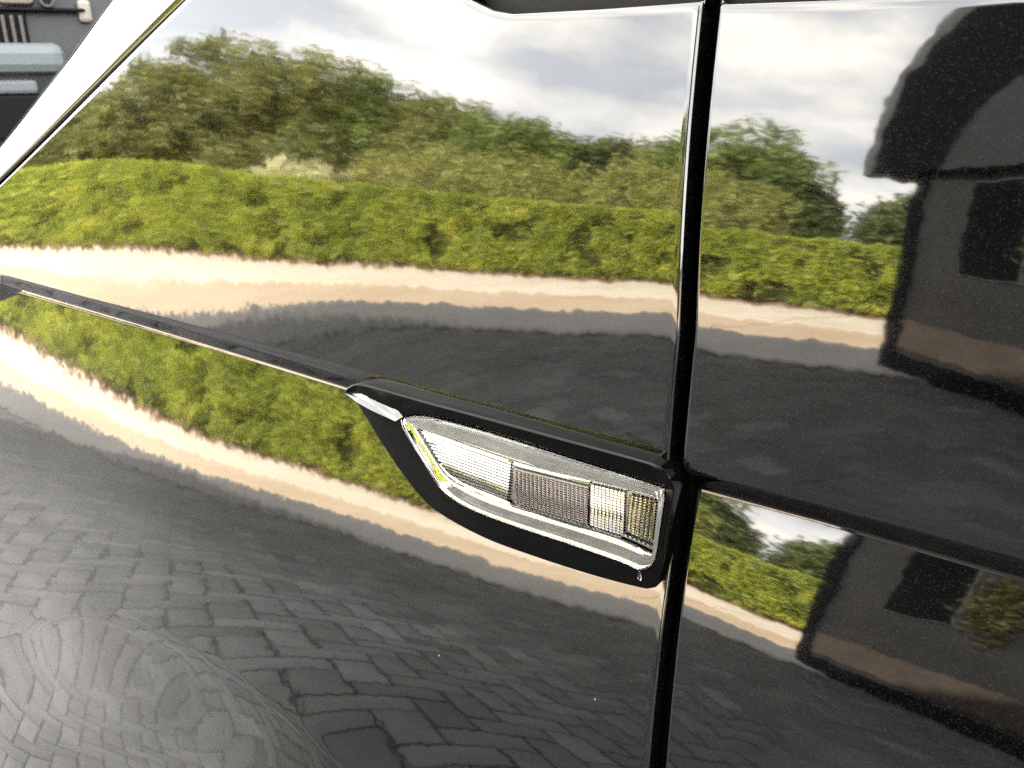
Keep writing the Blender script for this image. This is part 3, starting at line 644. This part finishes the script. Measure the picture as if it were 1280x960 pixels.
# ------------------------------------------------------------------ side indicator lamp
lamp = part(empty('side_indicator', (0, 0, 0), car)); lamp['label'] = 'clear side indicator lamp in a leaf-shaped gloss black surround'
def LP(x, z, d): return Vector((x, -0.003 + 0.167 * (z - 0.948) - d, z))
BEZ = [(-0.0973, 0.9385), (-0.0932, 0.943), (-0.0835, 0.9459), (-0.0524, 0.9463), (-0.0145, 0.947), (0.0277, 0.9475), (0.0652, 0.948), (0.0745, 0.9475), (0.0795, 0.9449), (0.0812, 0.9403), (0.0810, 0.9232), (0.0806, 0.9022), (0.0797, 0.8973), (0.0768, 0.8951), (0.0721, 0.8939), (0.0521, 0.8918), (0.0233, 0.8902), (-0.008, 0.89), (-0.0382, 0.8947), (-0.0571, 0.9053), (-0.0736, 0.9182), (-0.0877, 0.9305)]
LENS = [(-0.0589, 0.9335), (-0.0457, 0.9374), (-0.0125, 0.9387), (0.033, 0.9382), (0.0602, 0.9378), (0.0775, 0.9374), (0.0775, 0.9226), (0.0770, 0.9081), (0.0726, 0.9036), (0.065, 0.9040), (0.0374, 0.9036), (0.0075, 0.9028), (-0.0169, 0.9035), (-0.0312, 0.9076), (-0.0438, 0.9179), (-0.0559, 0.9288)]
REFL = [(-0.0532, 0.9282), (0.0069, 0.9266), (0.0446, 0.9288), (0.0734, 0.9309), (0.0744, 0.908), (0.061, 0.9094), (0.0418, 0.909), (0.0045, 0.9074), (-0.0169, 0.908), (-0.0325, 0.9109), (-0.0443, 0.9199)]
def dense(pts, n=6, sharp=()):
    "closed Catmull-Rom through the outline"
    out = []; N = len(pts)
    for i in range(N):
        p0, p1, p2, p3 = (np.array(pts[(i + k - 1) % N]) for k in range(4))
        if i in sharp: p0 = p1
        if (i + 1) % N in sharp: p3 = p2
        for k in range(n):
            t = k / n
            out.append(0.5 * (2 * p1 + (p2 - p0) * t + (2 * p0 - 5 * p1 + 4 * p2 - p3) * t * t + (3 * p1 - p0 - 3 * p2 + p3) * t ** 3))
    return np.array(out)
def inset(L_, d):
    a = np.roll(L_, -1, 0) - np.roll(L_, 1, 0); a /= np.linalg.norm(a, axis=1, keepdims=True) + 1e-12
    nn = np.stack([a[:, 1], -a[:, 0]], 1)
    area = 0.5 * np.sum(L_[:, 0] * np.roll(L_[:, 1], -1) - np.roll(L_[:, 0], -1) * L_[:, 1])
    return L_ + nn * d * (1 if area < 0 else -1)
def rim_d(p):      # how far the surround stands proud: its upper strip dips towards the lens, the lower one rises to it
    w = np.clip((p[:, 1] - (0.9335 + 0.03 * (p[:, 0] + 0.06))) / 0.006, 0, 1)
    return w * 0.0042 + (1 - w) * 0.0004
bo = dense(BEZ, 5, (0,)); le = inset(dense(LENS, 6, (0, 5)), -0.0007)
bm = bmesh.new()
loops = []
for d_in, dd in ((0.0, -0.012), (0.0, -0.0012), (0.00025, -0.0004), (0.0007, -0.0001), (0.0012, 0.0)):
    q = inset(bo, d_in); base = rim_d(bo)
    loops.append([bm.verts.new(LP(x, z, h + dd)) for (x, z), h in zip(q, base)])
for a, b in zip(loops[:-1], loops[1:]):
    for i in range(len(a)): j = (i + 1) % len(a); bm.faces.new((a[i], a[j], b[j], b[i]))
hole = [bm.verts.new(LP(x, z, 0.0016)) for x, z in inset(le, -0.0004)]
hole2 = [bm.verts.new(LP(x, z, -0.004)) for x, z in inset(le, -0.0002)]
for i in range(len(hole)): j = (i + 1) % len(hole); bm.faces.new((hole[i], hole[j], hole2[j], hole2[i]))
es = [bm.edges.get((loops[-1][i], loops[-1][(i + 1) % len(loops[-1])])) for i in range(len(loops[-1]))]
es += [bm.edges.get((hole[i], hole[(i + 1) % len(hole)])) for i in range(len(hole))]
bmesh.ops.triangle_fill(bm, use_beauty=True, use_dissolve=False, edges=es)
surround = bm_obj('surround', bm, M['gloss_black'], lamp, True)
surround.data.set_sharp_from_angle(angle=R(28))

# bright wedge at the tip
bm = bmesh.new()
wu = [(-0.0958, 0.9392), (-0.0854, 0.9407), (-0.0729, 0.9392), (-0.0613, 0.9371), (-0.0583, 0.9350)]
wl_ = [(-0.0950, 0.9387), (-0.086, 0.9368), (-0.075, 0.9350), (-0.0640, 0.9339), (-0.0600, 0.9335)]
tu = [bm.verts.new(LP(x, z, 0.0024)) for x, z in wu]; tm = [bm.verts.new(LP((a[0] + b[0]) / 2, (a[1] + b[1]) / 2, 0.0044)) for a, b in zip(wu, wl_)]
tl = [bm.verts.new(LP(x, z, 0.0056)) for x, z in wl_]; tb = [bm.verts.new(LP(x, z - 0.0004, 0.0002)) for x, z in wl_]; tt = [bm.verts.new(LP(x, z + 0.0002, -0.001)) for x, z in wu]
for a, b in ((tt, tu), (tu, tm), (tm, tl), (tl, tb)):
    for i in range(4): bm.faces.new((a[i], a[i + 1], b[i + 1], b[i]))
bm_obj('tip_facet', bm, M['paint'], lamp, False)

# tray behind the lens: sloping walls and ribbed, silvered floor
DR_ = -0.0035
re = dense(REFL, 6, (0, 3, 4))
def resample(L_, n):
    c = np.vstack([L_, L_[:1]]); sl = np.concatenate([[0], np.cumsum(np.linalg.norm(np.diff(c, axis=0), axis=1))])
    t = np.linspace(0, sl[-1], n, endpoint=False); return np.stack([np.interp(t, sl, c[:, 0]), np.interp(t, sl, c[:, 1])], 1)
a1, a2 = resample(le, 160), resample(re, 160)
steps = [(0.0, 0.0018), (0.12, 0.0004), (0.20, 0.0009), (0.38, -0.0006), (0.45, -0.0001), (0.64, -0.0016), (0.72, -0.0010), (0.90, -0.0026), (1.0, DR_)]
Pw = np.stack([np.array([LP(x, z, d)[:] for x, z in (a1 * (1 - f) + a2 * f)]) for f, d in steps], 1)
Pw = np.concatenate([Pw, Pw[:1]], 0)
tray = link('tray', grid_mesh('tray', Pw), M['lens_wall'], lamp, False)
bm = bmesh.new(); bm.faces.new([bm.verts.new(LP(x, z, DR_ - 0.0012)) for x, z in resample(re, 80)]); bm_obj('tray_floor', bm, M['chrome_dim'], lamp)

rz = np.array(REFL); 
def zt_(x): return float(np.interp(x, [-0.0532, 0.0069, 0.0446, 0.0734], [0.9282, 0.9266, 0.9288, 0.9309]))
def zb_(x): return float(np.interp(x, [-0.0532, -0.0443, -0.0325, -0.0169, 0.0045, 0.0418, 0.061, 0.0744], [0.9282, 0.9199, 0.9109, 0.908, 0.9074, 0.909, 0.9094, 0.908]))
# fine lengthwise ribs
bm = bmesh.new(); nr = 14
for k in range(nr):
    f0, f1 = (k + 0.02) / nr, (k + 0.72) / nr
    zq = 0.9078 + (0.9282 - 0.9078) * f0
    xe = float(np.interp(-zq, [-0.9282, -0.9199, -0.9109, -0.908, -0.9074], [-0.0532, -0.0443, -0.0325, -0.0169, 0.0])) + 0.0004
    xs = [x for x in np.linspace(xe, 0.0018, 40)]
    prev = None
    for x in xs:
        a, b = 0.9078, 0.9282 - (x + 0.0532) * 0.027
        z0, z1 = a + (b - a) * f0, a + (b - a) * f1
        cur = [bm.verts.new(LP(x, z0, DR_)), bm.verts.new(LP(x, z0 + (z1 - z0) * 0.3, DR_ + 0.0005)), bm.verts.new(LP(x, z1, DR_ - 0.0001))]
        if prev: bm.faces.new((prev[0], cur[0], cur[1], prev[1])); bm.faces.new((prev[1], cur[1], cur[2], prev[2]))
        prev = cur
bm_obj('ribbed_reflector', bm, M['chrome_lines'], lamp)
ed = np.array([(-0.0528, 0.9285), (-0.0486, 0.9242), (-0.0443, 0.9199), (-0.0390, 0.9151), (-0.0325, 0.9109), (-0.0250, 0.9090), (-0.0169, 0.9080), (-0.006, 0.9076), (0.0045, 0.9074)])
cn = np.array([-0.01, 0.922]); bm = bmesh.new(); A_ = []
for p in ed:
    q = (cn - p) / np.linalg.norm(cn - p)
    A_.append([bm.verts.new(LP(*(p - q * 0.0006), DR_ - 0.0003)), bm.verts.new(LP(*(p + q * 0.0006), DR_ + 0.0008)), bm.verts.new(LP(*(p + q * 0.0016), DR_ + 0.0005))])
for a, b_ in zip(A_[:-1], A_[1:]):
    for k in range(2): bm.faces.new((a[k], b_[k], b_[k + 1], a[k + 1]))
bm_obj('inner_rim', bm, M['chrome_lines'], lamp)
def prism_field(name, xa, xb, nxx, nzz, m_, hgt, top=0.0, bot=0.0, shear=0.0, fill=0.86):
    bm = bmesh.new()
    for i in range(nxx):
        for j in range(nzz):
            u0, u1 = (i + (1 - fill) / 2) / nxx, (i + (1 + fill) / 2) / nxx; w0, w1 = (j + (1 - fill) / 2) / nzz, (j + (1 + fill) / 2) / nzz
            def pt(u, w, d):
                x = xa + (xb - xa) * u; zb2 = zb_(x) + bot; zt2 = zt_(x) - top
                return LP(x + (1 - w) * 0.002 + shear * (w - 0.5), zb2 + (zt2 - zb2) * w, DR_ + d)
            c = [bm.verts.new(pt(u0, w0, 0)), bm.verts.new(pt(u1, w0, 0)), bm.verts.new(pt(u1, w1, 0)), bm.verts.new(pt(u0, w1, 0))]
            p = bm.verts.new(pt((u0 + u1) / 2, (w0 + w1) / 2, hgt))
            for k in range(4): bm.faces.new((c[k], c[(k + 1) % 4], p))
    return bm_obj(name, bm, m_, lamp)
bm = bmesh.new()
q = [(0.0030, zt_(0.003) - 0.0026), (0.0415, zt_(0.0415) - 0.0026), (0.0432, zb_(0.043) + 0.0012), (0.0050, zb_(0.005) + 0.0012)]
bm.faces.new([bm.verts.new(LP(x, z, DR_ - 0.0004)) for x, z in q]); bm_obj('grid_backing', bm, mat('grid_gaps', (0.5, 0.48, 0.48), 0.1, metal=1.0), lamp)
prism_field('dark_prism_grid', 0.0035, 0.0415, 18, 15, M['grid_dark'], 0.0005, 0.003, 0.0014, fill=0.74)
prism_field('light_prism_grid', 0.0425, 0.0585, 9, 16, M['chrome_lines'], 0.0006, 0.0008, 0.0014)
prism_field('end_prism_grid', 0.0600, 0.0722, 6, 15, M['grid_side'], 0.0011, 0.0010, 0.0040, 0.0012)
# stepped bars above and below the prisms
def bar(x0, x1, f, wz, d, m_):
    bm = bmesh.new(); A_ = []
    for x in np.linspace(x0, x1, 12):
        z = zb_(x) + (zt_(x) - zb_(x)) * f
        A_.append([bm.verts.new(LP(x, z - wz, DR_)), bm.verts.new(LP(x, z - wz * 0.3, DR_ + d)), bm.verts.new(LP(x, z + wz * 0.3, DR_ + d)), bm.verts.new(LP(x, z + wz, DR_))])
    for a, b in zip(A_[:-1], A_[1:]):
        for k in range(3): bm.faces.new((a[k], b[k], b[k + 1], a[k + 1]))
    bm_obj('step_bar', bm, m_, lamp)
bar(0.003, 0.042, 0.965, 0.0005, 0.0006, M['chrome_lines']); bar(0.003, 0.042, 0.90, 0.0004, 0.0005, M['grid_side'])
bar(0.003, 0.060, 0.03, 0.0004, 0.0008, M['chrome_lines']); bar(0.060, 0.0728, 0.10, 0.0006, 0.0010, M['chrome_lines'])
bar(-0.045, 0.0, 0.955, 0.0005, 0.0005, M['grid_side'])

# clear lens
l0 = resample(le, 160); cen = l0.mean(0)
rings = [(0.0, -0.001), (0.0, 0.0022), (0.0004, 0.0031), (0.0010, 0.0036), (0.0018, 0.0038)]
Pl = [np.array([LP(x, z, d)[:] for x, z in inset(l0, di)]) for di, d in rings]
bm = bmesh.new()
rv = [[bm.verts.new(p) for p in ring] for ring in Pl]
for a, b in zip(rv[:-1], rv[1:]):
    for i in range(160): bm.faces.new((a[i], a[(i + 1) % 160], b[(i + 1) % 160], b[i]))
bm.faces.new(rv[-1])
lens = bm_obj('lens', bm, M['lens'], lamp, True); lens.data.set_sharp_from_angle(angle=R(35))
# a drop of water hanging under the lens
bm = bmesh.new(); bmesh.ops.create_uvsphere(bm, u_segments=14, v_segments=10, radius=1)
for v in bm.verts:
    t = (v.co.z + 1) / 2; wv = 0.0010 * (1 - 0.5 * t)
    v.co = LP(0.0722 + v.co.x * wv + 0.0006 * (1 - t), 0.9000 + v.co.z * 0.0020, 0.0018) + Vector((0, v.co.y * wv * 0.7, 0))
part_drop = bm_obj('water_drop', bm, mat('water', (1, 1, 1), 0.0, ior=1.33, trans=1.0), lamp, True)
